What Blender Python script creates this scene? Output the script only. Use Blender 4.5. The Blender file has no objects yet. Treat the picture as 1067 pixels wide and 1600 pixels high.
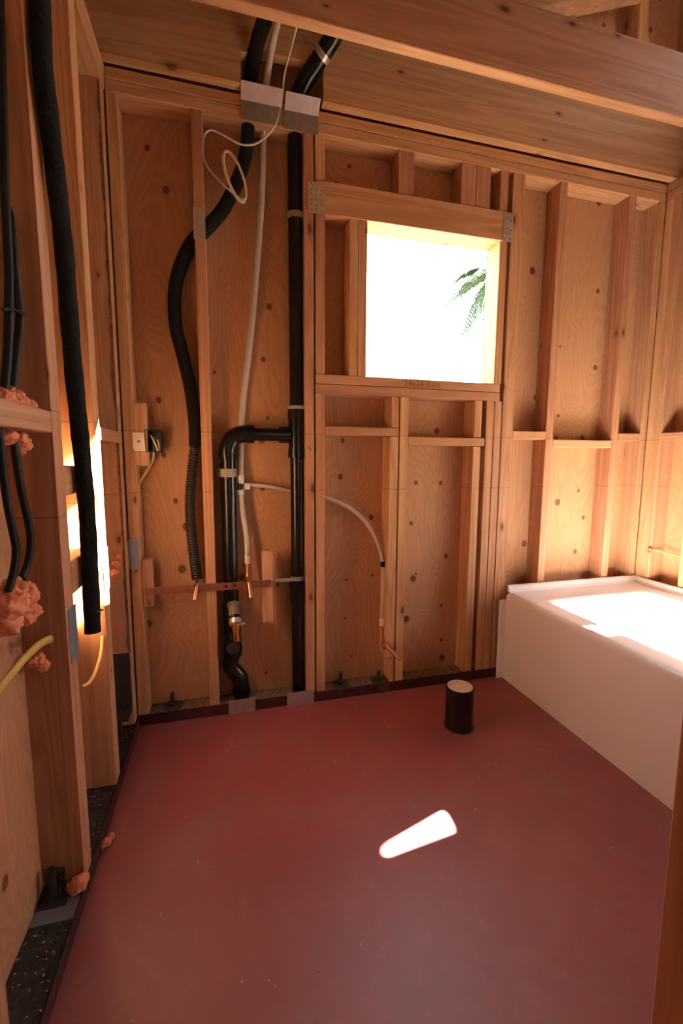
import bpy, bmesh, math, random
from mathutils import Vector, Matrix, noise
random.seed(7)
S = bpy.context.scene
C = S.collection

# ------------------------------------------------------------------ camera
F_PX = 690.05                      # focal length for the 1067 x 1600 frame
CAM = Vector((0.3484, -1.7962, 1.06))
YAW, PITCH, ROLL = 0.263014, -0.119652, 0.0045677
_f = Vector((math.sin(YAW)*math.cos(PITCH), math.cos(YAW)*math.cos(PITCH), math.sin(PITCH)))
_r = Vector((math.cos(YAW), -math.sin(YAW), 0))
_u = _r.cross(_f)
_r, _u = _r*math.cos(ROLL)+_u*math.sin(ROLL), -_r*math.sin(ROLL)+_u*math.cos(ROLL)
cd = bpy.data.cameras.new('camera'); cam = bpy.data.objects.new('camera', cd); C.objects.link(cam)
cd.sensor_fit = 'VERTICAL'; cd.sensor_height = 36.0; cd.lens = F_PX*36/1600; cd.clip_start = 0.01
cam.matrix_world = Matrix(((_r.x, _u.x, -_f.x, CAM.x), (_r.y, _u.y, -_f.y, CAM.y), (_r.z, _u.z, -_f.z, CAM.z), (0, 0, 0, 1)))
S.camera = cam

# ------------------------------------------------------------------ world, sun, exposure
W = bpy.data.worlds.new('sky'); S.world = W; W.use_nodes = True
bg = W.node_tree.nodes['Background']
bg.inputs[0].default_value = (0.82, 0.93, 1.0, 1); bg.inputs[1].default_value = 21.0
SUN_K, SUN_M = 0.80, 0.10          # the sunlight falls 0.80 and drifts 0.10 in y for each metre towards -x
sd = bpy.data.lights.new('sun', 'SUN'); sd.energy = 500; sd.angle = math.radians(0.4); sd.color = (1.0, 0.94, 0.85)
so = bpy.data.objects.new('sun', sd); C.objects.link(so)
so.rotation_euler = Vector((-1, SUN_M, -SUN_K)).to_track_quat('-Z', 'Y').to_euler(); so.location = (8, -3, 7)
vs = S.view_settings
vs.view_transform = 'Standard'; vs.look = 'None'; vs.gamma = 1.0; vs.use_curve_mapping = False; vs.exposure = -0.80
S.cycles.use_denoising = True
S.cycles.max_bounces = 12; S.cycles.diffuse_bounces = 8; S.cycles.sample_clamp_indirect = 30

# ------------------------------------------------------------------ measuring: photograph pixel -> point on a known plane
def _ray(x, y): return _f + _r*((x-533.5)/F_PX) - _u*((y-800)/F_PX)
def atY(x, y, Y=0.0): d = _ray(x, y); return CAM + d*((Y-CAM.y)/d.y)
def atX(x, y, X=0.0): d = _ray(x, y); return CAM + d*((X-CAM.x)/d.x)
def atZ(x, y, Z=0.0): d = _ray(x, y); return CAM + d*((Z-CAM.z)/d.z)

# ------------------------------------------------------------------ materials
def lin(h):
    c = [int(h[i:i+2], 16)/255 for i in (0, 2, 4)]
    return tuple(v/12.92 if v <= .04045 else ((v+.055)/1.055)**2.4 for v in c)+(1,)
class NT:
    def __init__(s, name):
        s.m = bpy.data.materials.new(name); s.m.use_nodes = True; s.t = s.m.node_tree
        s.b = s.t.nodes['Principled BSDF']
    def n(s, typ, **kw):
        nd = s.t.nodes.new(typ)
        for k, v in kw.items(): setattr(nd, k, v)
        return nd
    def l(s, a, b): s.t.links.new(a, b)
    def math(s, op, a, b=None, clamp=False):
        nd = s.n('ShaderNodeMath', operation=op, use_clamp=clamp)
        for i, v in enumerate((a, b)):
            if v is None: continue
            if isinstance(v, (int, float)): nd.inputs[i].default_value = v
            else: s.l(v, nd.inputs[i])
        return nd.outputs[0]
    def mix(s, fac, a, b, bt='MIX'):
        nd = s.n('ShaderNodeMix', data_type='RGBA', blend_type=bt)
        for i, v in ((0, fac), (6, a), (7, b)):
            if isinstance(v, (int, float)): nd.inputs[i].default_value = v
            elif isinstance(v, tuple): nd.inputs[i].default_value = v
            else: s.l(v, nd.inputs[i])
        return nd.outputs[2]
    def noise(s, vec, scale, detail=3, rough=.5, dist=0):
        nd = s.n('ShaderNodeTexNoise'); nd.inputs['Scale'].default_value = scale; nd.inputs['Detail'].default_value = detail
        nd.inputs['Roughness'].default_value = rough; nd.inputs['Distortion'].default_value = dist
        s.l(vec, nd.inputs['Vector']); return nd.outputs['Fac']
    def ramp(s, fac, stops):
        nd = s.n('ShaderNodeValToRGB'); e = nd.color_ramp.elements
        while len(e) < len(stops): e.new(0.5)
        for i, (p, c) in enumerate(stops): e[i].position = p; e[i].color = c
        s.l(fac, nd.inputs[0]); return nd.outputs[0]
    def coords(s, scale=(1, 1, 1), seed=True):
        tc = s.n('ShaderNodeTexCoord'); mp = s.n('ShaderNodeMapping'); mp.inputs['Scale'].default_value = scale
        v = tc.outputs['Object']
        if seed:
            oi = s.n('ShaderNodeObjectInfo'); cx = s.n('ShaderNodeCombineXYZ')
            for i, k in enumerate((17.3, 31.7, 23.1)): s.l(s.math('MULTIPLY', oi.outputs['Random'], k), cx.inputs[i])
            ad = s.n('ShaderNodeVectorMath', operation='ADD'); s.l(v, ad.inputs[0]); s.l(cx.outputs[0], ad.inputs[1]); v = ad.outputs[0]
            s.rand = oi.outputs['Random']
        s.l(v, mp.inputs[0]); return mp.outputs[0]
    def flatv(s, v, axis):
        sp = s.n('ShaderNodeSeparateXYZ'); s.l(v, sp.inputs[0]); cb = s.n('ShaderNodeCombineXYZ')
        i, j, k = {'x': (0, 1, 2), 'y': (1, 0, 2), 'z': (2, 0, 1)}[axis]
        s.l(sp.outputs[i], cb.inputs[1]); s.l(s.math('ADD', sp.outputs[j], sp.outputs[k]), cb.inputs[0]); return cb.outputs[0]
    def knots(s, v, scale, keep):
        vo = s.n('ShaderNodeTexVoronoi', voronoi_dimensions='2D'); vo.inputs['Scale'].default_value = scale; s.l(v, vo.inputs['Vector'])
        sz = s.n('ShaderNodeSeparateColor'); s.l(vo.outputs['Color'], sz.inputs[0])
        d = s.math('ADD', vo.outputs['Distance'], s.math('MULTIPLY', s.noise(v, 60, 2), .02))
        d = s.math('DIVIDE', d, s.math('ADD', s.math('MULTIPLY', sz.outputs[1], .75), .45))     # knots of different sizes
        off = s.math('GREATER_THAN', sz.outputs[0], keep)                                        # and not in every cell
        return s.math('ADD', d, off)
    def bump(s, h, strength=.3, dist=.002):
        nd = s.n('ShaderNodeBump'); nd.inputs['Strength'].default_value = strength; nd.inputs['Distance'].default_value = dist
        s.l(h, nd.inputs['Height']); s.l(nd.outputs[0], s.b.inputs['Normal'])
    def fin(s, col=None, rough=.6, spec=.3, metal=0):
        if col is not None:
            if isinstance(col, tuple): s.b.inputs['Base Color'].default_value = col
            else: s.l(col, s.b.inputs['Base Color'])
        if isinstance(rough, (int, float)): s.b.inputs['Roughness'].default_value = rough
        else: s.l(rough, s.b.inputs['Roughness'])
        s.b.inputs['Specular IOR Level'].default_value = spec; s.b.inputs['Metallic'].default_value = metal
        return s.m

def fir(axis, light=(.57, .315, .170, 1), dark=(.38, .178, .080, 1), name='fir_lumber'):
    """sawn fir: streaks along the board, growth rings, a few knots"""
    t = NT(name+'_'+axis)
    st = {'x': (.05, 1, 1), 'y': (1, .05, 1), 'z': (1, 1, .05)}[axis]
    kn = {'x': (.45, 1, 1), 'y': (1, .45, 1), 'z': (1, 1, .45)}[axis]
    v = t.coords(st)
    big = t.noise(v, 9, 2, .5, .6)
    rings = t.math('SINE', t.math('MULTIPLY', big, 55))
    fine = t.noise(v, 160, 3, .6)
    f = t.math('ADD', t.math('MULTIPLY', rings, .15), t.math('ADD', t.math('MULTIPLY', fine, .5), t.math('MULTIPLY', big, .4)), True)
    col = t.ramp(f, [(.15, dark), (.75, light)])
    v2 = t.coords(kn)
    wob = t.knots(t.flatv(v2, axis), 6.5, .42)
    col = t.mix(t.math('MULTIPLY', t.ramp(wob, [(.05, (1, 1, 1, 1)), (.15, (0, 0, 0, 1))]), .55), col, (.22, .080, .030, 1))
    col = t.mix(t.math('MULTIPLY', t.ramp(wob, [(.04, (1, 1, 1, 1)), (.07, (0, 0, 0, 1))]), .8), col, (.07, .028, .014, 1))
    if axis == 'z':                                           # two snapped chalk lines run level across the studs
        ge = t.n('ShaderNodeNewGeometry'); sz = t.n('ShaderNodeSeparateXYZ'); t.l(ge.outputs['Position'], sz.inputs[0])
        for z in (1.160, .930):
            ln = t.math('LESS_THAN', t.math('ABSOLUTE', t.math('SUBTRACT', sz.outputs[2], z)), .0013)
            col = t.mix(t.math('MULTIPLY', ln, .55), col, (.10, .02, .015, 1))
    hs = t.n('ShaderNodeHueSaturation'); t.l(col, hs.inputs['Color'])
    t.l(t.math('ADD', t.math('MULTIPLY', t.rand, .30), .86), hs.inputs['Value'])
    t.l(t.math('ADD', t.math('MULTIPLY', t.rand, .02), .49), hs.inputs['Hue'])
    t.bump(fine, .25, .001)
    return t.fin(hs.outputs[0], .62, .25)
FX, FY, FZ = fir('x'), fir('y'), fir('z')

def ply(name, light=(.55, .300, .155, 1), dark=(.38, .175, .078, 1)):
    """rotary cut plywood with flame figure and dark knots"""
    t = NT(name)
    v = t.coords((1, 1, .28))
    b = t.noise(v, 4.2, 1.5, .45, .9)
    lines = t.math('SINE', t.math('MULTIPLY', b, 210))
    fine = t.noise(t.coords((1, 1, .03)), 220, 2)
    f = t.math('ADD', t.math('ADD', t.math('MULTIPLY', lines, .085), t.math('MULTIPLY', fine, .28)), t.math('MULTIPLY', t.noise(v, 2.5, 3), .75), True)
    col = t.ramp(f, [(.2, dark), (.75, light)])
    v2 = t.flatv(t.coords((1, 1, .85)), 'z')
    wob = t.knots(v2, 6.3, .62)
    col = t.mix(t.math('MULTIPLY', t.ramp(wob, [(.06, (1, 1, 1, 1)), (.135, (0, 0, 0, 1))]), .6), col, (.22, .085, .034, 1))
    col = t.mix(t.math('MULTIPLY', t.ramp(wob, [(.075, (1, 1, 1, 1)), (.10, (0, 0, 0, 1))]), .8), col, (.06, .026, .013, 1))
    col = t.mix(t.math('MULTIPLY', t.ramp(wob, [(.055, (1, 1, 1, 1)), (.07, (0, 0, 0, 1))]), .6), col, (.19, .080, .034, 1))
    t.bump(fine, .2, .001)
    return t.fin(col, .65, .25)
PLY = ply('plywood')
DECK = ply('darkened_roof_deck', (.24, .13, .065, 1), (.14, .065, .03, 1))  # roof plywood darkened to cut the light bouncing off the deck

def red_floor():
    t = NT('red_floor_coating'); v = t.coords((1, 1, 1), False)
    col = t.ramp(t.noise(v, 2.2, 4, .6), [(.3, (.225, .040, .044, 1)), (.7, (.285, .056, .060, 1))])
    dust = t.ramp(t.noise(v, 5.5, 6, .7, .5), [(.48, (0, 0, 0, 1)), (.74, (1, 1, 1, 1))])
    col = t.mix(t.math('MULTIPLY', dust, .30), col, (.33, .20, .17, 1))
    sp = t.ramp(t.noise(v, 120, 2, .5), [(.70, (0, 0, 0, 1)), (.76, (1, 1, 1, 1))])
    col = t.mix(t.math('MULTIPLY', sp, .25), col, (.42, .26, .20, 1))
    sc = t.n('ShaderNodeTexVoronoi', feature='DISTANCE_TO_EDGE'); sc.inputs['Scale'].default_value = 3.1
    t.l(t.coords((1, .35, 1), False), sc.inputs['Vector'])
    scr = t.math('MULTIPLY', t.ramp(sc.outputs[0], [(.0, (1, 1, 1, 1)), (.012, (0, 0, 0, 1))]), t.ramp(t.noise(v, 4, 2), [(.5, (0, 0, 0, 1)), (.7, (1, 1, 1, 1))]))
    col = t.mix(t.math('MULTIPLY', scr, .06), col, (.5, .34, .3, 1))
    t.bump(t.noise(v, 60, 4), .12, .002)
    r = t.math('ADD', t.math('MULTIPLY', dust, .12), .46)
    return t.fin(col, r, 1.0)
RED = red_floor()

def speckled(name, a, b, scale, rough=.8, spec=.3, bump=.2, dist=.002, metal=0):
    t = NT(name); v = t.coords()
    h = t.noise(v, scale, 5, .65)
    t.bump(h, bump, dist)
    return t.fin(t.ramp(h, [(.3, a), (.7, b)]), rough, spec, metal)
def simple(name, c, rough=.5, spec=.4, metal=0):
    t = NT(name); v = t.coords()
    n = t.noise(v, 35, 3)
    col = t.ramp(n, [(.25, tuple(x*.88 for x in c[:3])+(1,)), (.75, tuple(min(1, x*1.08) for x in c[:3])+(1,))])
    return t.fin(col, rough, spec, metal)
PLATE = speckled('dusty_sill_plate', (.09, .060, .040, 1), (.25, .17, .105, 1), 45, .9)
PLATEK = speckled('black_flashing_plate', (.018, .015, .014, 1), (.07, .06, .052, 1), 60, .85)
STRIP = speckled('dark_red_upstand', (.03, .009, .010, 1), (.065, .017, .018, 1), 30, .55)
ABS = simple('black_abs_plastic', (.007, .0065, .0065, 1), .24, .38)
FOAM = speckled('black_pipe_foam', (.006, .006, .006, 1), (.022, .021, .020, 1), 190, .8, .16, 1.0, .008)
RIB = simple('ribbed_black_sleeve', (.022, .020, .018, 1), .5, .4)
PEX = simple('white_pex', (.52, .45, .38, 1), .45, .4)
TAPE = simple('grey_strap_plastic', (.29, .26, .22, 1), .5, .4)
COPPER = simple('copper', (.62, .27, .15, 1), .32, .5, 1)
COPPERS = simple('copper_coated_steel', (.42, .17, .10, 1), .42, .5, .8)
BRASS = simple('brass', (.75, .48, .18, 1), .25, .5, 1)
STEEL = simple('galvanised_steel', (.55, .52, .48, 1), .42, .5, .85)
STEELZ = simple('glare_zinc', (.72, .66, .56, 1), .45, .6, .25)  # zinc whitened so its colour carries the bracket's reflected glare
STEELB = simple('blue_grey_steel', (.26, .28, .33, 1), .5, .5, .6)
DSTEEL = simple('dark_steel', (.06, .052, .048, 1), .5, .4, .4)
BOXP = simple('blue_black_box_plastic', (.010, .016, .040, 1), .35, .5)
CABLE = simple('black_cable_jacket', (.009, .009, .010, 1), .5, .22)
WIREW = simple('white_wire', (.70, .64, .56, 1), .5, .4)
YEL = simple('yellow_cable_jacket', (.62, .43, .11, 1), .5, .4)
CREAM = simple('cream_test_cap', (.17, .115, .078, 1), .5, .4)
PINK = speckled('pink_spray_foam', (.58, .16, .075, 1), (.84, .32, .17, 1), 40, .6, .35, .5, .006)
TUB = NT('white_acrylic').fin((.86, .83, .80, 1), .22, .5)
INK = simple('carpenter_pencil', (.17, .085, .055, 1), .7, .2)
SHING = speckled('grey_roof_shingles', (.28, .28, .30, 1), (.42, .42, .44, 1), 20, .9)
STUCCO = simple('pale_stucco', (.6, .57, .5, 1), .9, .2)
GROUND = speckled('dry_ground', (.14, .12, .085, 1), (.22, .19, .14, 1), 3, .95)
LEAF = simple('palm_leaf', (.028, .045, .018, 1), .6, .1)
BARKW = speckled('bark_wane', (.08, .045, .025, 1), (.30, .15, .075, 1), 60, .9)
BARK = speckled('palm_bark', (.08, .06, .04, 1), (.18, .13, .09, 1), 20, .9)
DUSTC = speckled('dusty_cap', (.40, .32, .21, 1), (.62, .52, .38, 1), 70, .9)
CHIP = simple('wood_chips', (.55, .36, .20, 1), .8, .2)
GYP = simple('bare_wall_board', (.50, .36, .24, 1), .8, .2)

# ------------------------------------------------------------------ building helpers
def world_loc(o):
    p = Vector(o.location)
    while o.parent: o = o.parent; p += Vector(o.location)
    return p
def tag(o, label=None, cat=None, group=None, kind=None):
    for k, v in (('label', label), ('category', cat), ('group', group), ('kind', kind)):
        if v: o[k] = v
    return o
def empty(name, loc, label, cat, kind=None, group=None):
    o = bpy.data.objects.new(name, None); C.objects.link(o); o.location = loc; o.empty_display_size = .05
    return tag(o, label, cat, group, kind)
def obj(name, bm, mat, parent=None, loc=(0, 0, 0), smooth=False, label=None):
    """links a bmesh built around the world point loc"""
    me = bpy.data.meshes.new(name); bm.normal_update(); bm.to_mesh(me); bm.free(); me.materials.append(mat)
    if smooth:
        for p in me.polygons: p.use_smooth = True
    o = bpy.data.objects.new(name, me); C.objects.link(o)
    loc = Vector(loc)
    if parent: o.parent = parent; loc = loc-world_loc(parent)
    o.location = loc
    if label: o['label'] = label
    return o
def box_bm(dx, dy, dz, bev=.0025, seg=1):
    bm = bmesh.new(); bmesh.ops.create_cube(bm, size=1)
    bmesh.ops.scale(bm, vec=(dx, dy, dz), verts=bm.verts)
    bev = min(bev, dx*.3, dy*.3, dz*.3)
    if bev > 0: bmesh.ops.bevel(bm, geom=bm.edges[:], offset=bev, segments=seg, profile=.6, affect='EDGES')
    return bm
def box(name, x0, x1, y0, y1, z0, z1, mat, parent=None, bev=.0025, label=None):
    c = Vector(((x0+x1)/2, (y0+y1)/2, z0))
    bm = box_bm(x1-x0, y1-y0, z1-z0, bev); bmesh.ops.translate(bm, vec=(0, 0, (z1-z0)/2), verts=bm.verts)
    return obj(name, bm, mat, parent, c, label=label)
def smooth_path(pts, n=8):
    P = [Vector(p) for p in pts]
    if len(P) < 3: return P
    E = [P[0]*2-P[1]]+P+[P[-1]*2-P[-2]]; out = []
    for i in range(1, len(E)-2):
        a, b, c, d = E[i-1:i+3]
        for k in range(n):
            t = k/n
            out.append(.5*((2*b)+(c-a)*t+(2*a-5*b+4*c-d)*t*t+(-a+3*b-3*c+d)*t**3))
    return out+[P[-1]]
def tube_bm(bm, pts, rad, seg=16, flat=1.0, cap=True):
    """sweeps a circle along pts; rad is a number or a function of (fraction, length)"""
    P = [Vector(p) for p in pts]; L = [0]
    for a, b in zip(P, P[1:]): L.append(L[-1]+(b-a).length)
    T = [(P[min(i+1, len(P)-1)]-P[max(i-1, 0)]).normalized() for i in range(len(P))]
    ref = Vector((0, 1, 0)) if abs(T[0].y) < .8 else Vector((1, 0, 0))
    N = (ref-T[0]*ref.dot(T[0])).normalized(); rings = []
    for i, p in enumerate(P):
        N = (N-T[i]*N.dot(T[i])).normalized(); B = T[i].cross(N)
        r = rad(L[i]/max(L[-1], 1e-9), L[i]) if callable(rad) else rad
        rings.append([bm.verts.new(p+(N*math.cos(a)*flat+B*math.sin(a))*r) for a in (2*math.pi*k/seg for k in range(seg))])
    for a, b in zip(rings, rings[1:]):
        for k in range(seg): bm.faces.new((a[k], a[(k+1) % seg], b[(k+1) % seg], b[k]))
    if cap:
        for f in (bm.faces.new(rings[0][::-1]), bm.faces.new(rings[-1])):
            for e in f.edges: e.smooth = False
    return bm
def tube(name, pts, rad, mat, parent=None, seg=16, n=8, flat=1.0, straight=False, label=None):
    P = [Vector(p) for p in pts] if straight else smooth_path(pts, n)
    o = P[0].copy(); bm = bmesh.new(); tube_bm(bm, [p-o for p in P], rad, seg, flat)
    ob = obj(name, bm, mat, parent, o, True, label)
    for p in ob.data.polygons:
        if len(p.vertices) > 4: p.use_smooth = False
    return ob
def poly_bm(outer, holes, thick, axis):
    """flat plate from loops of 2-d points, thick along axis ('x': points are y,z; 'y': x,z; 'z': x,y)"""
    bm = bmesh.new(); edges = []
    def v3(a, b): return {'x': (0, a, b), 'y': (a, 0, b), 'z': (a, b, 0)}[axis]
    for lp in [outer]+list(holes):
        vs_ = [bm.verts.new(v3(*p)) for p in lp]
        edges += [bm.edges.new((vs_[i], vs_[(i+1) % len(vs_)])) for i in range(len(vs_))]
    bmesh.ops.triangle_fill(bm, use_beauty=True, use_dissolve=False, edges=edges)
    r = bmesh.ops.extrude_face_region(bm, geom=bm.faces[:])
    d = {'x': (thick, 0, 0), 'y': (0, thick, 0), 'z': (0, 0, thick)}[axis]
    bmesh.ops.translate(bm, vec=d, verts=[g for g in r['geom'] if isinstance(g, bmesh.types.BMVert)])
    bmesh.ops.recalc_face_normals(bm, faces=bm.faces[:])
    return bm
def rect(a0, a1, b0, b1): return [(a0, b0), (a1, b0), (a1, b1), (a0, b1)]
def circ(a, b, r, n=12): return [(a+r*math.cos(2*math.pi*k/n), b+r*math.sin(2*math.pi*k/n)) for k in range(n)]

# ================================================================== THE SETTING
X0, XR, D = 0.0, 2.435, 0.089       # room side of the left and right studs, stud depth
ZP, ZJ, ZT = 2.287, 2.327, 2.365    # underside of top plates, joint, top
YREAR, ZROOF = -3.6, 3.25

bm = bmesh.new(); bmesh.ops.create_grid(bm, x_segments=1, y_segments=1, size=.5)
bmesh.ops.scale(bm, vec=(2.7, 3.8, 1), verts=bm.verts)
r = bmesh.ops.extrude_face_region(bm, geom=bm.faces[:]); bmesh.ops.translate(bm, vec=(0, 0, -.1), verts=[g for g in r['geom'] if isinstance(g, bmesh.types.BMVert)])
bmesh.ops.recalc_face_normals(bm, faces=bm.faces[:])
fl = obj('floor', bm, RED, None, (1.22, -1.75, 0)); tag(fl, 'worn red coated floor under the bare framing', 'floor', kind='structure')

# ---------------- back wall
wb = empty('wall_back', (1.2, 0.045, 0), 'open stud wall with knotty plywood behind black pipes and window', 'wall', 'structure')
def stud(x0, x1, z0=.038, z1=ZP, p=wb, name='stud', mat=FZ): return box(name, x0, x1, 0, D, z0, z1, mat, p)
sheet_z = [(0.0, 2.44), (2.44, ZROOF)]
for z0, z1 in sheet_z:
    for x0, x1 in ((-.1, .293), (.293, .741), (.741, 1.621), (1.621, 2.53)):
        hole = []
        if z0 == 0 and x0 == .741: hole = [rect(.935, 1.540, 1.400, 2.003)]
        bmp = poly_bm(rect(x0, x1, z0, z1), hole, .012, 'y')
        obj('plywood_sheet', bmp, PLY, wb, (0, D, 0))
bp = box('bottom_plate', X0, XR, 0, D, 0, .038, PLATE, wb)
box('upstand_strip', X0, 1.62, -.004, 0, 0, .046, STRIP, bp, .001)
tp1 = box('top_plate', -.0, XR, 0, D, ZP, ZJ-.001, FX, wb)
tp2 = box('top_plate', -.0, XR, 0, D, ZJ+.001, ZT, FX, wb)
s0 = stud(0.0, .038)
s1 = stud(.273, .312)
s2a = stud(.677, .715)
s2b = stud(.722, .760, .038, 1.324)
stud(.722, .760, 1.400, 2.003); stud(.722, .760, 2.122, ZP)
s_mid = stud(1.045, 1.085, .16, 1.156); stud(1.091, 1.129, .038, 1.324)
box('stud', 1.068, 1.085, .0, D, .038, .159, FZ, wb)
s5 = stud(1.447, 1.487, .038, 1.119); stud(1.447, 1.487, 1.158, 1.324, name='block')
stud(1.509, 1.548, .038, 1.324); stud(1.550, 1.588, .038, 1.324)
s6 = stud(1.592, 1.652)
stud(1.833, 1.873); stud(2.219, 2.259); stud(2.397, XR)
# blocking between the studs
for x0, x1, z0 in ((.760, 1.085, 1.157), (1.129, 1.505, 1.120), (1.652, 1.833, 1.156), (1.873, 2.219, 1.120), (2.259, 2.397, 1.157)):
    box('block', x0, x1, 0, D, z0, z0+.037, FX, wb)
stud(1.050, 1.085, 1.194, 1.324, name='block')
# short blocks that carry the box and the copper strap
a, b = atY(205, 627), atY(224, 830); box('block', .038, .082, .0, .038, 1.03, 1.262, FZ, wb)
bl1 = box('block', .040, .078, -.004, .045, .487, .672, FZ, wb)
bmt = poly_bm([(-.021, 0), (.021, 0), (.021, .292), (.012, .306), (-.012, .306), (-.021, .292)], [], .032, 'y')
bl2 = obj('block', bmt, FZ, wb, (.5165, .0, .378))
# window framing
wn = empty('window_1', (1.24, .045, 1.40), 'square rough window opening framed in fir above the blocking', 'window', 'structure')
hd = box('header', .722, 1.585, -.004, D, 2.003, 2.122, FX, wn)
sl = box('sill_plate', .722, 1.572, -.002, D, 1.364, 1.400, FX, wn)
box('sill_plate', .722, 1.575, 0, D, 1.324, 1.362, FX, wn)
stud(.860, .897, 1.400, 2.003, wn, 'jamb_stud'); stud(.8975, .935, 1.400, 2.003, wn, 'jamb_stud')
stud(1.540, 1.577, 1.400, 2.003, wn, 'jamb_stud')
for x0, x1 in ((1.063, 1.131), (1.343, 1.412), (1.413, 1.483), (1.531, 1.570)):
    stud(x0, x1, 2.122, ZP, wn, 'cripple_stud')
def tooth_plate(x0, x1, z0, z1, par):
    hs = [(x0+(x1-x0)*(.2+.3*(i % 3)), z0+(z1-z0)*(.1+.16*(i//3)+.04*(i % 2))) for i in range(16)]
    return obj('mending_plate', poly_bm(rect(x0, x1, z0, z1), [circ(*h, .0035, 6) for h in hs], -.0025, 'y'), STEEL, par, (0, -.004, 0))
tooth_plate(.692, .757, 1.998, 2.110, hd); tooth_plate(1.548, 1.592, 2.000, 2.118, hd)
txt = bpy.data.curves.new('pencil_note', 'FONT'); txt.body = '24x24 Bath'; txt.size = .032; txt.extrude = .0002; txt.space_character = 1.15
to = bpy.data.objects.new('pencil_note', txt); C.objects.link(to); to.parent = sl
to.location = Vector((1.105, -.0025, 1.371))-world_loc(sl); to.rotation_euler = (math.radians(90), 0, 0); txt.materials.append(INK)
# carpenter's ticks on the stud beside the vent pipe
def mark(par, pts, y=-.0012, r=.0013): tube('pencil_mark', [(p[0], y, p[1]) for p in pts], r, INK, par, 6, straight=True)
mark(s2a, [(.693, 1.115), (.700, 1.100), (.704, 1.095)]); mark(s2a, [(.689, 1.108), (.697, 1.096), (.703, 1.092)])
# nail plates over the pipes
def nail_plate(par, p0, p1, y=-.002, mat=STEEL, bend=None, name='nail_plate'):
    a, b = atY(*p0), atY(*p1)
    o = box(name, min(a.x, b.x), max(a.x, b.x), y-.002, y, min(a.z, b.z), max(a.z, b.z), mat, par, .0008)
    return o
nail_plate(s1, (301, 323), (321, 376))
nail_plate(s0, (195, 843), (219, 890), mat=STEELB)
for x0, x1, zz in ((.448, .596, .0), (.606, .733, -.004)):      # two guards bent from the top plates out under the joist
    prof = [(-.003, ZP-.006+zz), (-.003, ZJ+.020+zz), (-.047, ZT+.012+zz), (-.048, ZT+.010+zz), (-.005, ZJ+.017+zz), (-.005, ZP-.006+zz)]
    obj('nail_plate', poly_bm(prof, [], x1-x0, 'x'), STEEL, tp2, (x0, 0, 0))
for p0, p1 in (((357, 1094), (399, 1113)), ((448, 1082), (490, 1099))):
    nail_plate(bp, p0, p1, y=-.006)
box('mesh_scrap', 1.015, 1.06, -.0065, -.0055, .0, .045, DSTEEL, bp, .0003)
def anchor(par, x, y, z0, h=.06):
    a = tube('anchor_bolt', [(x, y, z0), (x, y, z0+h)], .0085, DSTEEL, par, 10, straight=True)
    tube('nut', [(x, y, z0+.006), (x, y, z0+.020)], .017, DSTEEL, a, 6, straight=True)
    box('washer', x-.035, x+.035, y-.03, y+.03, z0, z0+.006, DSTEEL, a, .001)
anchor(bp, .125, .045, .038); anchor(bp, .845, .045, .038); anchor(bp, 1.022, .030, .038, .05)

# ---------------- ceiling: joists, gable framing and roof deck
ce = empty('ceiling', (1.2, -1.7, ZT), 'heavy exposed ceiling joists below a dark roof deck', 'ceiling', 'structure')
jo = [(-.1, 2.37), (.448, 2.37), (.448, 2.468), (.520, 2.472), (.520, 2.485), (.745, 2.492), (.745, 2.37), (2.6, 2.37), (2.6, 2.605), (-.1, 2.605)]
obj('joist', poly_bm(jo, [], .038, 'y'), FX, ce, (0, -.043, 0))
box('joist', -.1, 2.6, -.328, -.290, 2.37, 2.592, FX, ce)
for yj in (-.735, -1.14, -1.545, -1.95, -2.36, -2.77): box('joist', -.1, 2.6, yj, yj+.038, 2.37, 2.592, FX, ce)
box('gable_stud', 1.82, 1.858, 0, D, 2.45, 3.2, FZ, ce); box('gable_stud', 2.195, 2.245, 0, D, 2.45, 3.2, FZ, ce); box('gable_stud', 1.40, 1.438, 0, D, 2.45, 3.2, FZ, ce)
rk = box_bm(1.5, D, .09); bmesh.ops.rotate(rk, cent=(0, 0, 0), matrix=Matrix.Rotation(-math.atan(.39), 3, 'Y'), verts=rk.verts)
obj('rake_plate', rk, FX, ce, (1.70, -.03, 2.935))
box('roof_deck', -.2, 2.6, YREAR-.1, .12, ZROOF, ZROOF+.02, DECK, ce)

# ---------------- left wall
wl = empty('wall_left', (-.045, -1.2, 0), 'open stud wall on the left with cables, foam and sunlit bay', 'wall', 'structure')
for y0, y1 in ((-3.6, -2.1), (-2.1, -.70), (-.70, .10)):
    for z0, z1 in sheet_z: obj('plywood_sheet', poly_bm(rect(y0, y1, z0, z1), [], .012, 'x'), PLY, wl, (-D-.012, 0, 0))
def lstud(y0, y1, z0=.038, z1=ZP, name='stud', mat=FZ): return box(name, -D, 0, y0, y1, z0, z1, mat, wl)
lp = box('bottom_plate', -D, 0, YREAR, 0, 0, .036, PLATEK, wl)
box('upstand_strip', 0, .004, YREAR, -.004, 0, .040, STRIP, lp, .001)
box('top_plate', -D, 0, YREAR, -.0, ZP, ZJ-.001, FY, wl); box('top_plate', -D, .002, YREAR, -.0, ZJ+.001, ZT, FY, wl)
sB = lstud(-.380, -.324)
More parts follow.
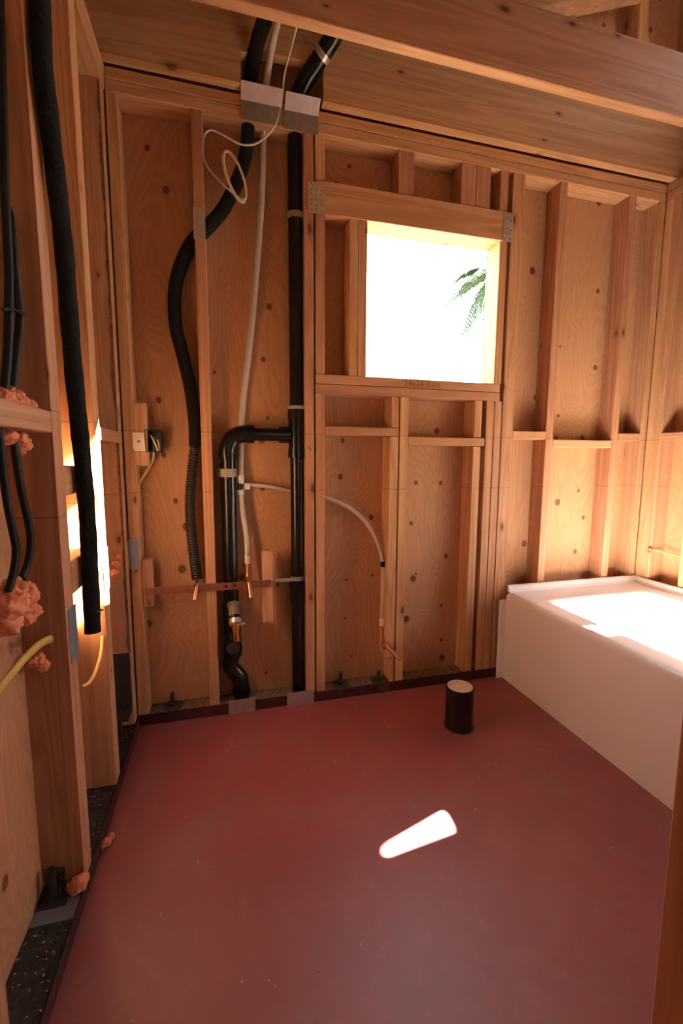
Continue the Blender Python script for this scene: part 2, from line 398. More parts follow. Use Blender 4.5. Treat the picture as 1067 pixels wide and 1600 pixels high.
# stud with a notch cut out at its foot for the anchor bolt
sA = obj('stud', poly_bm([(0, .038), (0, ZP), (-D, ZP), (-D, .095), (-.040, .090), (-.040, .038)], [], .057, 'y'), FZ, wl, (0, -.712, 0))
lstud(-1.13, -1.082); lstud(-1.54, -1.50); lstud(-1.95, -1.91); lstud(-2.36, -2.32)
pc = box('post', -D, -.004, -.052, -.0, .312, ZP, FZ, wl)
random.seed(21); wv = [(-.004, .33+i*.03) for i in range(66)]
wane = [(-.0045, .33), (-.0045, 2.28)]+[(-.011-.006*noise.noise((0, i*.9, 3.3))-.004*random.random(), 2.28-i*.03) for i in range(66)]
obj('bark_edge', poly_bm(wane, [], -.0012, 'y'), BARKW, pc, (0, -.052, 0))
tube('hold_down_bolt', [(-.046, -.095, .04), (-.046, -.095, .135)], .009, DSTEEL, pc, 8, straight=True)
hdn = box('hold_down_bracket', -.084, -.008, -.055, -.051, .10, .33, DSTEEL, pc, .001)
box('hold_down_seat', -.084, -.008, -.13, -.051, .10, .106, DSTEEL, pc, .001)
box('post', -D, -.004, -.048, 0, .038, .31, FZ, wl)
lb = [box('block', -D, 0, y0, y1, z0, z1, FY, wl) for y0, y1, z0, z1 in
      ((-1.082, -.712, 1.112, 1.158), (-.324, -.052, 1.112, 1.152), (-.655, -.38, .972, 1.040), (-.655, -.38, .738, .818))]
def lplate(par, p0, p1, X=.002, mat=STEELB):
    a, b = atX(*p0, X), atX(*p1, X)
    return box('nail_plate', X-.002, X, min(a.y, b.y), max(a.y, b.y), min(a.z, b.z), max(a.z, b.z), mat, par, .0006)
box('nail_plate', .0, .002, -.700, -.646, .588, .715, STEELB, sA, .0006)
box('nail_plate', .0, .002, -.380, -.322, .66, .79, STEEL, sB, .0006)
anchor(lp, -.060, -.735, .036, .075)
box('base_strap', -.088, .001, -.80, -.745, .036, .039, STEELB, lp, .0005)

# ---------------- right wall, with invented openings that shape the sun patches
wr = empty('wall_right', (XR+.045, -1.2, 0), 'bright open stud wall behind the bathtub', 'wall', 'structure')
XS = XR+D
def sunhole(p): k = XS-p.x; return (p.y-SUN_M*k, p.z+SUN_K*k)     # where an added hole must sit for the sun to land on p
low = [(-1.02, .62), (-.46, .62), (-.46, 1.055), (-.555, 1.055), (-.555, 1.125), (-.655, 1.120), (-.655, 1.055), (-1.02, 1.055)]
spot = [sunhole(atZ(*p)) for p in ((592, 1332), (594, 1337), (599, 1340), (605, 1339), (709, 1301), (708, 1292), (699, 1274), (693, 1268), (687, 1267), (600, 1318), (593, 1325))]
slot = [sunhole(Vector((0, y, z))) for y, z in ((-.500, .66), (-.318, .62), (-.318, 1.180), (-.372, 1.125), (-.500, 1.07))]
nick = [sunhole(Vector((0, y, z))) for y, z in ((-.398, 1.405), (-.386, 1.405), (-.386, 1.455), (-.398, 1.455))]
obj('plywood_sheet', poly_bm(rect(YREAR, .1, 0, ZROOF), [low, spot, slot, nick], .012, 'x'), PLY, wr, (XS, 0, 0))  # unseen holes added to aim the sun at tub, floor and left stud
def rstud(y0, y1, z0=.038, z1=ZP, name='stud', mat=FZ): return box(name, XR, XS, y0, y1, z0, z1, mat, wr)
box('bottom_plate', XR, XS, YREAR, 0, 0, .038, PLATE, wr)
box('top_plate', XR, XS, YREAR, 0, ZP, ZJ-.001, FY, wr); box('top_plate', XR, XS, YREAR, 0, ZJ+.001, ZT, FY, wr)
r1 = rstud(-.040, 0); r1b = rstud(-.078, -.041); r2 = rstud(-.265, -.228)
box('block', XR, XS, -.228, -.078, 1.157, 1.194, FY, wr); box('block', XR, XS, -.70, -.265, 1.120, 1.157, FY, wr)
rstud(-1.72, -1.68); rstud(-2.2, -2.16)
box('sill_plate', XR, XS, -1.5, -.265, .468, .50, FY, wr)

# ---------------- partition at the foot of the tub (its end stud stands at the picture's edge) and the rear
wp = empty('wall_front', (1.55, -1.585, 0), 'dark end stud of the partition at the doorway', 'wall', 'structure')
box('stud', .705, .743, -1.63, -1.541, 0, ZP, FZ, wp)
for x in (1.10, 1.50, 1.90, 2.30): box('stud', x, x+.038, -1.63, -1.541, .038, ZP, FZ, wp)
box('bottom_plate', .743, XR, -1.63, -1.541, 0, .038, FX, wp); box('top_plate', .0, XR, -1.63, -1.541, ZP, ZT, FX, wp)
wq = empty('wall_rear', (1.2, YREAR, 0), 'boarded wall behind the doorway with a small opening added for sky light', 'wall', 'structure')
obj('wall_board', poly_bm(rect(-.1, 2.55, 0, ZROOF), [rect(1.0, 1.3, .9, 1.2)], .02, 'y'), GYP, wq, (0, YREAR, 0))  # small unseen opening added to let some sky light in from behind

# ================================================================== THINGS
# ---------------- bathtub
def rrect(x0, x1, y0, y1, r, n=6):
    out = []
    for cx, cy, a0 in ((x1-r, y1-r, 0), (x0+r, y1-r, 90), (x0+r, y0+r, 180), (x1-r, y0+r, 270)):
        for k in range(n+1):
            a = math.radians(a0+90*k/n); out.append((cx+r*math.cos(a), cy+r*math.sin(a)))
    return out
tb = empty('bathtub', (2.03, -.76, 0), 'white acrylic alcove bathtub flooded with sunlight', 'bathtub')
x0, x1, y0, y1 = 1.646, 2.425, -1.520, -.012
def ins(d): return (x0+d, x1-d, y0+d, y1-d)
rings = [(ins(0), .012, 0), (ins(0), .012, .400), (ins(.0008), .012, .414), (ins(.004), .013, .422), (ins(.010), .015, .428), (ins(.020), .018, .430), (ins(.03), .02, .430)]
bx0, bx1, by0, by1 = 1.745, 2.335, -1.43, -.165
def ib(d): return (bx0+d, bx1-d, by0+d, by1-d)
rings += [(ib(-.012), .055, .430), (ib(-.004), .055, .428), (ib(.004), .055, .422), (ib(.008), .055, .410), (ib(.02), .10, .34), (ib(.05), .10, .20), (ib(.075), .10, .13), (ib(.11), .09, .10), (ib(.15), .08, .095)]
bm = bmesh.new(); prev = None
for (a, b, c, d), r, z in rings:
    ring = [bm.verts.new((x, y, z)) for x, y in rrect(a, b, c, d, r)]
    if prev:
        for k in range(len(ring)): bm.faces.new((prev[k], prev[(k+1) % len(ring)], ring[(k+1) % len(ring)], ring[k]))
    prev = ring
bm.faces.new(prev); bmesh.ops.recalc_face_normals(bm, faces=bm.faces[:]); bmesh.ops.translate(bm, vec=(-2.03, .76, 0), verts=bm.verts)
obj('tub_shell', bm, TUB, tb, (2.03, -.76, 0), True)
def lip(pts, name='tiling_flange'):
    o = Vector(pts[0]); bm = bmesh.new()
    prof = [(-.022, 0), (-.013, .012), (-.010, .030), (.0, .033), (.0, 0)]
    R = []
    for i, p in enumerate(pts):
        p = Vector(p)
        d1 = (Vector(pts[i])-Vector(pts[i-1])).normalized() if i else None
        d2 = (Vector(pts[i+1])-Vector(pts[i])).normalized() if i < len(pts)-1 else None
        nn = [Vector((d.y, -d.x, 0)) for d in (d1, d2) if d is not None]
        m = sum(nn, Vector())/len(nn); m = m/m.length_squared
        R.append([bm.verts.new(p-o+m*(-a)+Vector((0, 0, b))) for a, b in prof])
    for a, b in zip(R, R[1:]):
        for k in range(len(prof)): bm.faces.new((a[k], a[(k+1) % 5], b[(k+1) % 5], b[k]))
    bm.faces.new(R[0]); bm.faces.new(R[-1][::-1]); bmesh.ops.recalc_face_normals(bm, faces=bm.faces[:])
    return obj(name, bm, TUB, tb, o)
lip([(1.655, -.012, .430), (2.425, -.012, .430), (2.425, -1.515, .430)])
box('apron_flange', 1.612, 1.650, -.022, -.012, 0, .395, TUB, tb, .003)

# ---------------- black floor stub for the toilet
st = empty('toilet_drain_stub', (1.237, -.318, 0), 'short black drain stub with dusty cap on red floor', 'pipe')
c = Vector((1.237, -.318, 0))
tube('pipe', [c+Vector((0, 0, 0)), c+Vector((0, 0, .162))], .054, ABS, st, 32, straight=True)
tube('rim', [c+Vector((0, 0, .152)), c+Vector((0, 0, .166))], .0550, ABS, st, 32, straight=True)
tube('cap', [c+Vector((0, 0, .160)), c+Vector((0, 0, .1675))], .050, DUSTC, st, 32, straight=True, label='dusty tan test cap')
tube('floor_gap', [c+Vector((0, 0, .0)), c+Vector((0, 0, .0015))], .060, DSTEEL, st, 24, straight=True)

# ---------------- black drain and vent pipes in the back wall
dv = empty('drain_vent_pipe', (.655, .045, .03), 'black plastic vent stack with elbowed drain branch beside the window', 'pipe')
Yp = .045
XV = .622; R2 = .030
def vx(px, py, Y=Yp): return atY(px, py, Y)
vt = vx(464, 664); ve = vx(358, 679)
XV = vx(463, 500).x; XW = vx(358, 793).x; zb = vx(420, 679).z
tube('stack_pipe', [(XV, Yp, .03), (XV, Yp, 2.36)], R2, ABS, dv, 24, straight=True)
up = smooth_path([(XV, Yp, 2.34), (XV, Yp, 2.395), (XV+.03, .0, 2.45), (XV+.11, -.10, 2.53), (XV+.19, -.20, 2.63)], 8)
tube('upper_pipe', up, R2, ABS, dv, 24, straight=True)
tube('pipe_label', [up[-12], up[-11]], R2+.0012, STEEL, dv, 24, straight=True)  # thin steel-coloured band around the upper vent pipe
tube('tee', [(XV, Yp, zb-.075), (XV, Yp, zb+.085)], lambda t, l: R2+.006, ABS, dv, 24, straight=True)
for dz in (-.075, .085): tube('tee_hub', [(XV, Yp, zb+dz-.018), (XV, Yp, zb+dz+.018)], R2+.009, ABS, dv, 24, straight=True)
R1 = .026
tube('tee_hub', [(XV-.03, Yp, zb), (XV-.075, Yp, zb)], R1+.007, ABS, dv, 24, straight=True)
tube('branch_pipe', [(XV-.03, Yp, zb), (XW+.07, Yp, zb)], R1, ABS, dv, 24, straight=True)
tube('elbow', [(XW+.10, Yp, zb), (XW+.06, Yp, zb), (XW+.02, Yp, zb-.018), (XW, Yp, zb-.06), (XW, Yp, zb-.10)], R2+.004, ABS, dv, 24)
tube('elbow_hub', [(XW+.075, Yp, zb), (XW+.105, Yp, zb)], R2+.007, ABS, dv, 24, straight=True)
zt = vx(357, 985).z
tube('drop_pipe', [(XW, Yp, zb-.06), (XW, Yp, zt-.05)], R2, ABS, dv, 24, straight=True)
tube('print_line', [(XW+.012, Yp-R2*.93, zb-.25), (XW+.012, Yp-R2*.93, zt+.12)], .0006, TAPE, dv, 6, straight=True)
tube('print_line', [(XV+.010, Yp-R2*.96, zb-.10), (XV+.010, Yp-R2*.96, zb-.55)], .0006, TAPE, dv, 6, straight=True)
zl = vx(357, 1020).z
tube('trap_wye', [(XW, Yp, zt+.10), (XW, Yp, zl)], R2+.005, ABS, dv, 24, straight=True)
tube('wye_hub', [(XW, Yp, zl+.02), (XW, Yp, zl-.012)], R2+.009, ABS, dv, 24, straight=True)
tube('cleanout_hub', [(XW, .03, zt-.03), (XW, -.035, zt-.045)], R2+.007, ABS, dv, 24, straight=True)
tube('cleanout_face', [(XW, -.034, zt-.045), (XW, -.037, zt-.0455)], R2-.002, DSTEEL, dv, 24, straight=True)
# trap adapter: cream cap, hose clamp, brass nipple
pa, pb = Vector((XW+.006, .015, zt+.125)), Vector((XW+.012, -.050, zt+.055))
ad = tube('test_cap', [pa, pb], .0215, CREAM, dv, 20, straight=True, label='cream test cap with hose clamp')
tube('cap_lip', [pa, pa+(pb-pa)*.12], .0245, CREAM, ad, 20, straight=True)
tube('hose_clamp', [pa+(pb-pa)*.72, pa+(pb-pa)*.95], .0245, STEEL, ad, 20, straight=True)
tube('clamp_screw', [pb+Vector((.018, 0, .0)), pb+Vector((.036, .0, .004))], .006, STEEL, ad, 8, straight=True)
tube('rubber_collar', [pa+(pb-pa)*.6, pa+(pb-pa)*.74], .025, ABS, ad, 20, straight=True)
nb = pb+Vector((0, -.004, .008))
tube('brass_nipple', [nb, nb+Vector((.001, -.010, -.025)), nb+Vector((.003, -.010, -.042)), nb+Vector((.004, -.008, -.065))], lambda t, l: (.019 if t < .3 else .013 if t < .7 else .014), BRASS, ad, 16, straight=True)
p1, p2, p3 = vx(361, 1040), vx(376, 1062), vx(378, 1094)
tube('offset_bend', [(XW, Yp, zl), p1, p2, p3, p3-Vector((0, 0, .03))], R2+.003, ABS, dv, 24)
for p, q in ((p3, p3-Vector((0, 0, .02))),): tube('bend_hub', [p+Vector((0, 0, .03)), p+Vector((0, 0, .055))], R2+.007, ABS, dv, 24, straight=True)
def band(z, x, r, h=.018, tail=0, tilt=0, yb=0):
    o = tube('strap', [(x, Yp, z), (x, Yp, z+h)], r, TAPE, dv, 24, straight=True)
    if tail: box('strap_tail', min(x, x+tail), max(x, x+tail), Yp-.001-yb, Yp+.001-yb, z+.002, z+h-.002, TAPE, o, .0003)
band(vx(461, 344).z, XV, R2+.003, .022); band(vx(464, 645).z, XV, R2+.008, .026, .05)
zs = vx(358, 745).z; band(zs, XW, R2+.003, .032, -.045)
zc = vx(466, 905).z; band(zc, XV, R2+.004, .018, -.115, yb=.03); band(zc+.004, XV, R2+.004, .014, .045)
tube('coupling', [(XV, Yp, zc-.008), (XV, Yp, zc-.10)], R2+.006, ABS, dv, 24, straight=True)
tube('coupling_hub', [(XV, Yp, zc-.010), (XV, Yp, zc-.024)], R2+.009, ABS, dv, 24, straight=True)

# ---------------- insulated water pipe in the back wall
ip = empty('insulated_pipe', tuple(vx(306, 900)), 'black foam sleeved water pipe snaking through the back wall stud', 'pipe')
PF = [(414, 30, -.16), (404, 60, -.09), (396, 95, -.02), (390, 140, .03), (388, 190, .04), (384, 240, .04), (372, 280, .036), (350, 325, .034), (322, 358, .034), (300, 380, .034), (281, 420, .036), (273, 460, .038), (275, 510, .038), (287, 560, .038), (298, 610, .036), (304, 660, .034), (305, 697, .034)]
tube('foam_sleeve', [atY(*p) for p in PF], lambda t, l: .0245-.003*max(0, t-.75), FOAM, ip, 18, 8)
PR = [(305, 690), (300, 740), (297, 790), (301, 850), (308, 904)]
tube('ribbed_sleeve', smooth_path([atY(*p, .034) for p in PR], 70), lambda t, l: .0185+.0019*math.sin(l*2*math.pi/.0105)+.002*t, RIB, ip, 16, straight=True, label='ribbed black sleeve')
tube('copper_stub', [atY(308, 898, .034), atY(308, 910, .020), atY(307.5, 914, -.016), atY(303, 938, -.050)], .0085, COPPER, ip, 14)

# ---------------- white pex water line
px = empty('pex_water_pipe', tuple(vx(388, 880)), 'white plastic water pipe with tee behind the black branch', 'pipe')
tee = atY(376, 760, .055)
PP = [(447, 62, -.02), (424, 70, -.05), (413, 150, .03), (412, 200, .05), (409, 300, .055), (403, 390, .06), (394, 500, .066), (384, 590, .07), (377, 660, .078), (375, 710, .066)]
PP = [(436, 22, -.17), (427, 62, -.09), (416, 130, .0), (412, 195, .05), (409, 300, .055), (403, 390, .06), (394, 500, .066), (384, 590, .07), (378, 650, .076), (376, 710, .070)]
tube('riser', [atY(*p) for p in PP]+[tee+Vector((0, 0, .01))], .0125, PEX, px, 16, 8)
tf = tube('tee_fitting', [tee+Vector((0, 0, .032)), tee-Vector((0, 0, .032))], .0115, ABS, px, 16, straight=True, label='black tee fitting with white crimp rings')
for a, b in ((.046, .016), (-.014, -.034)): tube('crimp_ring', [tee+Vector((0, 0, a)), tee+Vector((0, 0, b))], .0145, WIREW, tf, 16, straight=True)
tube('crimp_ring', [tee+Vector((.014, 0, 0)), tee+Vector((.036, 0, 0))], .0135, WIREW, tf, 16, straight=True)
tube('drop', [tee-Vector((0, 0, .03)), atY(379, 800, .05), atY(385, 840, .045), atY(387, 876, .04)], .0105, PEX, px, 14, 8)
tube('copper_stub', [atY(387, 874, .04), atY(387, 902, .025), atY(388.5, 908, -.016), atY(392, 934, -.050)], .0085, COPPER, px, 14)
tube('crimp_ring', [atY(387, 868, .04), atY(387, 880, .04)], .0125, WIREW, px, 14, straight=True)
PB = [(383, 757, .055), (420, 760, .062), (452, 766, .079), (478, 771, .079), (512, 779, .060), (545, 793, .052), (572, 817, .050), (590, 848, .048), (598, 880, .046), (599, 920, .046), (597, 968, .044)]
tube('branch_line', [atY(*p) for p in PB], .0085, PEX, px, 14, 8)
tube('black_clip', [atY(599, 877, .046), atY(599, 885, .046)], .0135, ABS, px, 12, straight=True)
box('clip_tail', *(lambda p: (p.x, p.x+.018, p.y-.004, p.y+.004, p.z, p.z+.008))(atY(600, 884, .046)), ABS, px, .001)
tube('crimp_ring', [atY(597, 966, .044), atY(596.5, 977, .044)], .0125, WIREW, px, 12, straight=True)
v0 = atY(597, 976, .044); v1 = atY(600, 1000, .030); v2 = atY(599, 1010, .01)
tube('copper_drop', [v0, v0+(v1-v0)*.6, v1], .008, COPPERS, px, 12)
tube('copper_elbow', [v1+Vector((0, 0, .012)), v1, v2, atY(609, 1006, -.01)], .0125, COPPERS, px, 12)
tube('copper_stub', [atY(603, 1008, -.005), atY(625, 1031, -.075)], .0085, COPPERS, px, 12, straight=True)

# ---------------- thin white cable coiled beside the insulated pipe
wc = [(440, 155, -.005), (430, 195, -.006), (405, 222, -.01), (378, 226, -.012), (350, 212, -.012), (330, 203, -.012), (319, 212, -.010), (317, 240, -.008), (325, 262, -.012), (345, 285, -.025), (362, 300, -.03)]
t0 = math.pi*.7
loop = []
ctr = atY(366, 277, -.035)
for k in range(44):
    a = math.pi*.95+2*math.pi*2.1*k/44; e = 1-.07*k/44
    loop.append(ctr+Vector((-.030, 0, .080))*math.cos(a)*e+Vector((.026, 0, .012))*math.sin(a)*e+Vector((.004*k/44, -.012*k/44, 0)))
cable = [atY(*p) for p in wc]
up2 = [atY(478, -10, -.24), atY(463, 44, -.17), atY(452, 85, -.08), atY(444, 118, -.052)]
o = tube('coiled_cable', up2+cable+[loop[0]+(cable[-1]-loop[0])*.4]+loop, .0036, WIREW, None, 8, 5)
tag(o, 'thin white cable hanging in a small coil by the metal guards', 'cable')

# ---------------- perforated copper strap holding the stubs
cs = empty('copper_stub_bracket', tuple(atY(324, 918, -.01)), 'perforated copper strap bracket across two stub outs', 'bracket')
pL, pR = atY(226, 925, -.008), atY(423, 911.5, -.008)
dx = pR.x-pL.x; sl_ = (pR.z-pL.z)/dx; hh = .0155
hol = [circ(dx*t, sl_*dx*t, rr, 8) for t, rr in ((.035, .003), (.07, .003), (.10, .0055), (.15, .003), (.48, .003), (.53, .0055), (.58, .004), (.63, .0062), (.665, .002), (.70, .0062), (.74, .002), (.78, .003), (.865, .003), (.90, .003), (.94, .003), (.97, .003))]
obj('strap', poly_bm([(0, -hh), (dx, sl_*dx-hh), (dx, sl_*dx+hh), (0, hh)], hol, .002, 'y'), COPPERS, cs, (pL.x, -.008, pL.z))
for p in (atY(305, 922, -.012), atY(389, 914, -.012)):
    box('pipe_clip', p.x-.020, p.x+.020, -.013, -.008, p.z-.013, p.z+.013, COPPERS, cs, .002)

# ---------------- electrical box
eb = empty('electrical_box', tuple(atY(238, 707, .02)), 'small dark blue electrical box with bright metal bracket and loose wires', 'electrical box')
a, b = atY(226, 671, 0), atY(252, 707, 0)
bxm = bmesh.new(); 
w_, h_ = b.x-a.x, a.z-b.z
for (u0, u1, v0_, v1_, d0, d1) in ((0, .0025, 0, h_, 0, .06), (w_-.0025, w_, 0, h_, 0, .06), (0, w_, 0, .0025, 0, .06), (0, w_, h_-.0025, h_, 0, .06), (0, w_, 0, h_, .057, .06)):
    t_ = bmesh.new(); bmesh.ops.create_cube(t_, size=1); bmesh.ops.scale(t_, vec=(u1-u0, d1-d0, v1_-v0_), verts=t_.verts)
    bmesh.ops.translate(t_, vec=((u0+u1)/2, (d0+d1)/2, (v0_+v1_)/2), verts=t_.verts)
    mm = bpy.data.meshes.new('tmp'); t_.to_mesh(mm); t_.free(); bxm.from_mesh(mm); bpy.data.meshes.remove(mm)
obj('box_body', bxm, BOXP, eb, (a.x, -.006, b.z))
a2, b2 = atY(207, 676, -.002), atY(226, 705, -.002)
br = poly_bm([(0, .012), (.006, 0), (b2.x-a2.x+.004, 0), (b2.x-a2.x, a2.z-b2.z), (0, a2.z-b2.z)], [circ(.020, .036, .0058, 12)], .002, 'y')
obj('bracket', br, STEELZ, eb, (a2.x, -.006, b2.z), label='galvanised bracket with glare put into its colour')
for i, ofs in enumerate(((234, 679, 243, 695, 246, 704), (238, 677, 247, 690, 249, 704), (240, 678, 245, 687, 243, 701))):
    tube('wire', [atY(ofs[0], ofs[1], .02), atY(ofs[0]+3, ofs[1]+4, -.006), atY(ofs[2], ofs[3], -.012), atY(ofs[4], ofs[5], .0)], .0025, (WIREW, COPPER, CABLE)[i], eb, 8, 6)
yc = tube('yellow_cable', [atY(*p) for p in ((240, 706, .04), (238, 720, .042), (228, 738, .045), (217, 757, .042), (216, 775, .040), (217, 800, .045), (218, 850, .050), (219, 880, .050))], .005, YEL, None, 10, 6)
tag(yc, 'yellow cable dropping from the electrical box down the corner stud', 'cable')

# ---------------- left wall: hose, cables, foam
hp = empty('hanging_insulated_pipe', tuple(atX(144, 985, .022)), 'long black foam insulated pipe hanging in front of the sunlit bay', 'pipe')
HP = [(61, -80), (62.5, 0), (66.5, 100), (78, 200), (90, 300), (101, 400), (108.5, 500), (117, 600), (129, 720), (137, 820), (142.5, 930), (145, 988)]
hx = [.022]*len(HP)
tube('foam_sleeve', [atX(x, y, X) for (x, y), X in zip(HP, hx)], lambda t, l: .0190+.0006*math.sin(l*47)+.0004*math.sin(l*131), FOAM, hp, 22, 9)
e = atX(132, 962, .022)
tube('wire_clip', [e+Vector((.02, .02, 0)), e+Vector((.028, .045, -.003))], .003, DSTEEL, hp, 6, straight=True)
def leftline(name, pts, r, mat, label, cat, X=-.03, flat=1.0, seg=12, group=None):
    o = tube(name, [atX(p[0], p[1], p[2] if len(p) > 2 else X) for p in pts], r, mat, None, seg, 6, flat)
    return tag(o, label, cat, group)
leftline('black_cable', [(-2, -40), (2, 80), (6, 220), (9, 330), (14, 430), (13, 500), (11, 560), (7, 606), (3, 640)], .0078, CABLE, 'black cable against the edge of the picture running into foam above block', 'cable', -.035)
leftline('black_cable', [(9, 200, -.06), (14, 320, -.05), (21, 400), (27, 450), (31, 492), (27, 540), (22, 580), (20, 606), (16, 640)], .0078, CABLE, 'thicker looking black cable with scuffed bend just beneath its tie', 'cable', -.035)
tie = tube('cable_tie', [atX(4, 484, -.026), atX(20, 483, -.022), atX(38, 491, -.026)], .0028, CABLE, None, 8, 6); tag(tie, 'black tie strapped around two upper cables', 'cable tie')
leftline('black_cable', [(-3, 655), (3, 720), (12, 790), (22, 840), (25, 862), (21, 895), (12, 925)], .0068, CABLE, 'black lower cable below the block, nearer the picture edge', 'cable', -.03)
leftline('black_cable', [(14, 655), (22, 695), (32, 760), (44, 815), (48, 845), (44, 878), (34, 905)], .0072, CABLE, 'black lower cable bowing out towards the stud below the block', 'cable', -.03)
leftline('yellow_cable', [(-14, 1092, -.02), (20, 1050, -.02), (45, 1022, -.022), (66, 1004, -.026), (84, 996, -.035)], .0085, YEL, 'flat yellow cable entering a foam patch on the near stud', 'cable', flat=.55)
leftline('yellow_cable', [(158, 955, -.02), (160, 985, -.015), (158, 1020, -.01), (150, 1048, -.012), (140, 1066, -.02), (128, 1073, -.03)], .0055, YEL, 'yellow cable curling out below the hanging black pipe', 'cable', flat=.6)

def foam(name, lumps, label, seed, cat='foam'):
    """one blob of expanding foam: overlapping wrinkled lumps"""
    o = Vector(lumps[0][0]); bm = bmesh.new(); random.seed(seed)
    for p, r in lumps:
        m = bmesh.ops.create_icosphere(bm, subdivisions=4, radius=1)
        q = Vector(p)-o; off = Vector((random.random()*9, random.random()*9, random.random()*9))
        for v in m['verts']:
            d = v.co.normalized(); k = 1+.38*noise.noise(d*1.7+off)+.20*noise.noise(d*4.5+off)+.10*noise.noise(d*9+off)+.05*noise.noise(d*21+off)
            v.co = q+d*r*k
    ob = obj(name, bm, PINK, None, o, True); tag(ob, label, cat, 'pink spray foam lumps'); return ob
L = lambda x, y, r, X=-.03: (atX(x, y, X), r)
foam('spray_foam', [L(4, 622, .020), L(18, 628, .018), L(32, 630, .017), L(45, 632, .013), L(28, 618, .011), L(17, 610, .008)], 'pink foam ridge sitting on top of the left block', 1)
foam('spray_foam', [L(12, 682, .015), L(30, 685, .015), L(37, 695, .012), L(33, 705, .008)], 'pink foam drips hanging under the left block', 2)
foam('spray_foam', [L(10, 945, .034, -.045), L(36, 930, .026, -.04), L(40, 955, .024, -.04), L(10, 972, .026, -.045), L(22, 920, .02)], 'largest pink foam lump where two lower cables end', 3)
foam('spray_foam', [L(78, 999, .009, -.035), L(86, 997, .006, -.035), L(60, 1028, .012, -.05), L(68, 1040, .012, -.045), L(80, 1032, .008, -.04), L(88, 1040, .006, -.04), L(52, 1036, .009, -.05), L(50, 1018, .007, -.05)], 'hooked pink foam patch on near stud beside yellow cable', 4)
foam('spray_foam', [L(181, 883, .014, -.012), L(178, 895, .013, -.012), L(184, 870, .009, -.012)], 'small orange foam lump beyond the sunlit stud', 5)
foam('foam_scrap', [(atZ(122, 1382, .058), .018), (atZ(130, 1372, .055), .013), (atZ(114, 1386, .055), .012)], 'pink foam scrap lying on the plate beside anchor bolt', 6, 'foam scrap')
foam('foam_scrap', [(atZ(166, 1316, .012), .011), (atZ(173, 1307, .012), .009), (atZ(161, 1322, .01), .007)], 'small foam scrap on the red floor edge', 7, 'foam scrap')

# right wall: cable and foam above the tub
rc = tube('yellow_cable', [atX(1018, 858, XR+.01), atX(1030, 861, XR+.03), atX(1050, 866, XR+.05), atX(1075, 871, XR+.06)], .004, YEL, None, 8, 6)
tag(rc, 'thin yellow cable crossing the bright bay above the tub', 'cable')
foam('spray_foam', [(atX(1016, 858, XR-.004), .010), (atX(1014, 863, XR-.004), .008)], 'foam plug where yellow cable leaves the corner stud above tub', 9)

# ---------------- litter of wood chips and sawdust on the plates and floor
random.seed(11); bm = bmesh.new()
def chip(x, y, z, s):
    m = bmesh.ops.create_cube(bm, size=1)
    M = Matrix.Translation((x, y, z+s*.12))@Matrix.Rotation(random.uniform(0, 6.3), 4, 'Z')@Matrix.Rotation(random.uniform(-.3, .3), 4, 'X')@Matrix.Diagonal((s, s*random.uniform(.25, .7), s*.22, 1))
    bmesh.ops.transform(bm, matrix=M, verts=m['verts'])
for _ in range(130): chip(random.uniform(.05, 1.5), -random.random()**2*1.2-.02, 0, random.uniform(.002, .0055))
for _ in range(160): chip(random.uniform(-.085, -.004), random.uniform(-1.07, -.08), .036, random.uniform(.002, .006))
for _ in range(160): chip(random.uniform(.05, 1.4), random.uniform(.006, .085), .038, random.uniform(.002, .006))
lt = obj('sawdust', bm, CHIP, None, (0, 0, 0)); tag(lt, 'scattered wood chips and sawdust on floor and bottom plates', 'sawdust', kind='stuff')

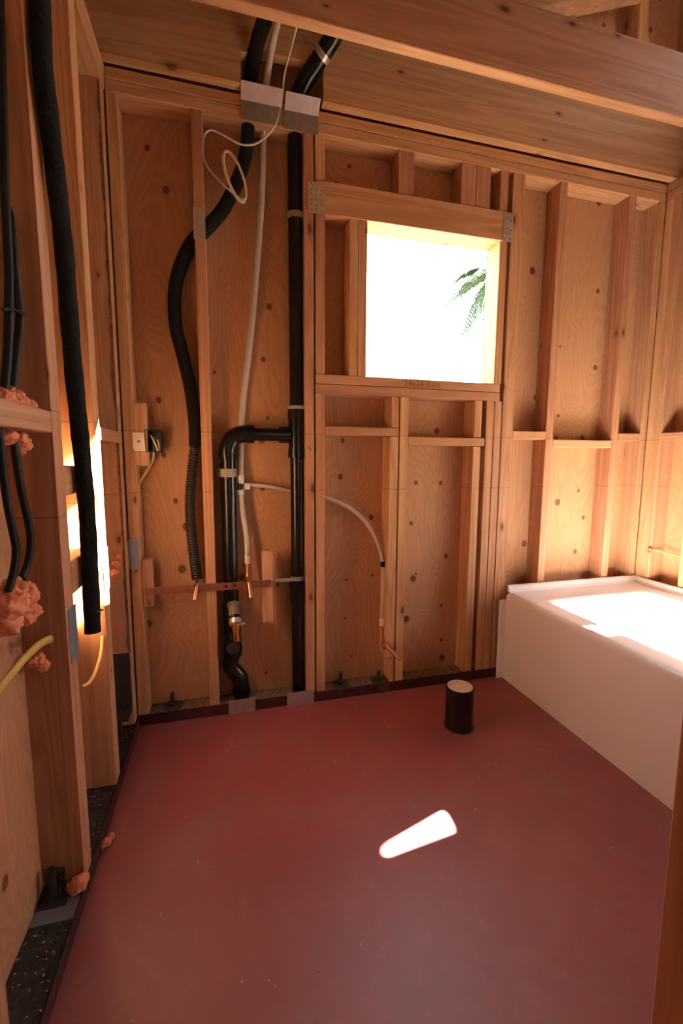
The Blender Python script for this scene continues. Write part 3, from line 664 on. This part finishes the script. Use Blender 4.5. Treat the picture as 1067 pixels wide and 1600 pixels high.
# ================================================================== OUTSIDE
gd = box('ground', -40, 40, -40, 45, -.6, -.5, GROUND, None, 0); tag(gd, 'dry bare ground outside the house', 'ground', kind='structure')
hs = empty('neighbour_house', (0, 9, -.5), 'neighbouring house with grey shingled roof seen through the window', 'house')
zr = atY(600, 537, 9).z; ze = zr-1.25; ye = 6.0
box('wall', -6, 5, 6.6, 11.4, -.5, ze+.15, STUCCO, hs, .01)
N = 22
for i in range(N):
    t0_, t1_ = i/N, (i+1)/N
    bmc = box_bm(12.4, (9-ye)/N*1.25, .025, .003)
    bmesh.ops.rotate(bmc, cent=(0, 0, 0), matrix=Matrix.Rotation(math.atan2(1.25, 3)-.05, 3, 'X'), verts=bmc.verts)
    obj('shingle_course', bmc, SHING, hs, (-.5, ye+(9-ye)*(t0_+t1_)/2, ze+1.25*(t0_+t1_)/2+.02))
bk = box_bm(12.4, 3.25, .05, .003); bmesh.ops.rotate(bk, cent=(0, 0, 0), matrix=Matrix.Rotation(-math.atan2(1.25, 3), 3, 'X'), verts=bk.verts)
obj('rear_roof_slope', bk, SHING, hs, (-.5, 10.5, zr-.625))
# palm behind the house
pb_ = atY(778, 428, 12.5)
pt = empty('palm_tree', (pb_.x, pb_.y, -.5), 'green palm tree beyond the neighbouring roof', 'palm tree')
tube('trunk', [(pb_.x, pb_.y, -.5), (pb_.x+.1, pb_.y, pb_.z*.5), (pb_.x, pb_.y, pb_.z)], .16, BARK, pt, 12)
random.seed(5)
def frond(az, el, ln):
    bm = bmesh.new(); d = Vector((math.cos(az), math.sin(az), 0)); side = Vector((-d.y, d.x, 0)); P = []
    for k in range(15):
        t = k/14; P.append(d*(ln*t*math.cos(el))+Vector((0, 0, ln*(math.sin(el)*t-.75*t*t))))
    tube_bm(bm, P, lambda t, l: .025*(1-t)+.004, 6)
    for k in range(2, 15):
        T = (P[k]-P[k-1]).normalized()
        for s in (-1, 1):
            for j in (0, .5):
                b0 = P[k-1].lerp(P[k], j); Lf = .62*math.sin(math.pi*(.12+.8*k/15))
                tip = b0+side*s*Lf*.75+T*Lf*.5+Vector((0, 0, -.22*Lf-random.random()*.05)); w = T*.034
                v = [bm.verts.new(q) for q in (b0-w, b0+w, b0.lerp(tip, .5)+w*1.1, tip, b0.lerp(tip, .5)-w*1.1)]
                bm.faces.new((v[0], v[1], v[2], v[4])); bm.faces.new((v[4], v[2], v[3]))
    return bm
for i in range(22):
    obj('frond', frond(1.9+i*.286+random.uniform(-.15, .15), random.uniform(-.5, 1.1), random.uniform(1.5, 2.3)), LEAF, pt, tuple(pb_))
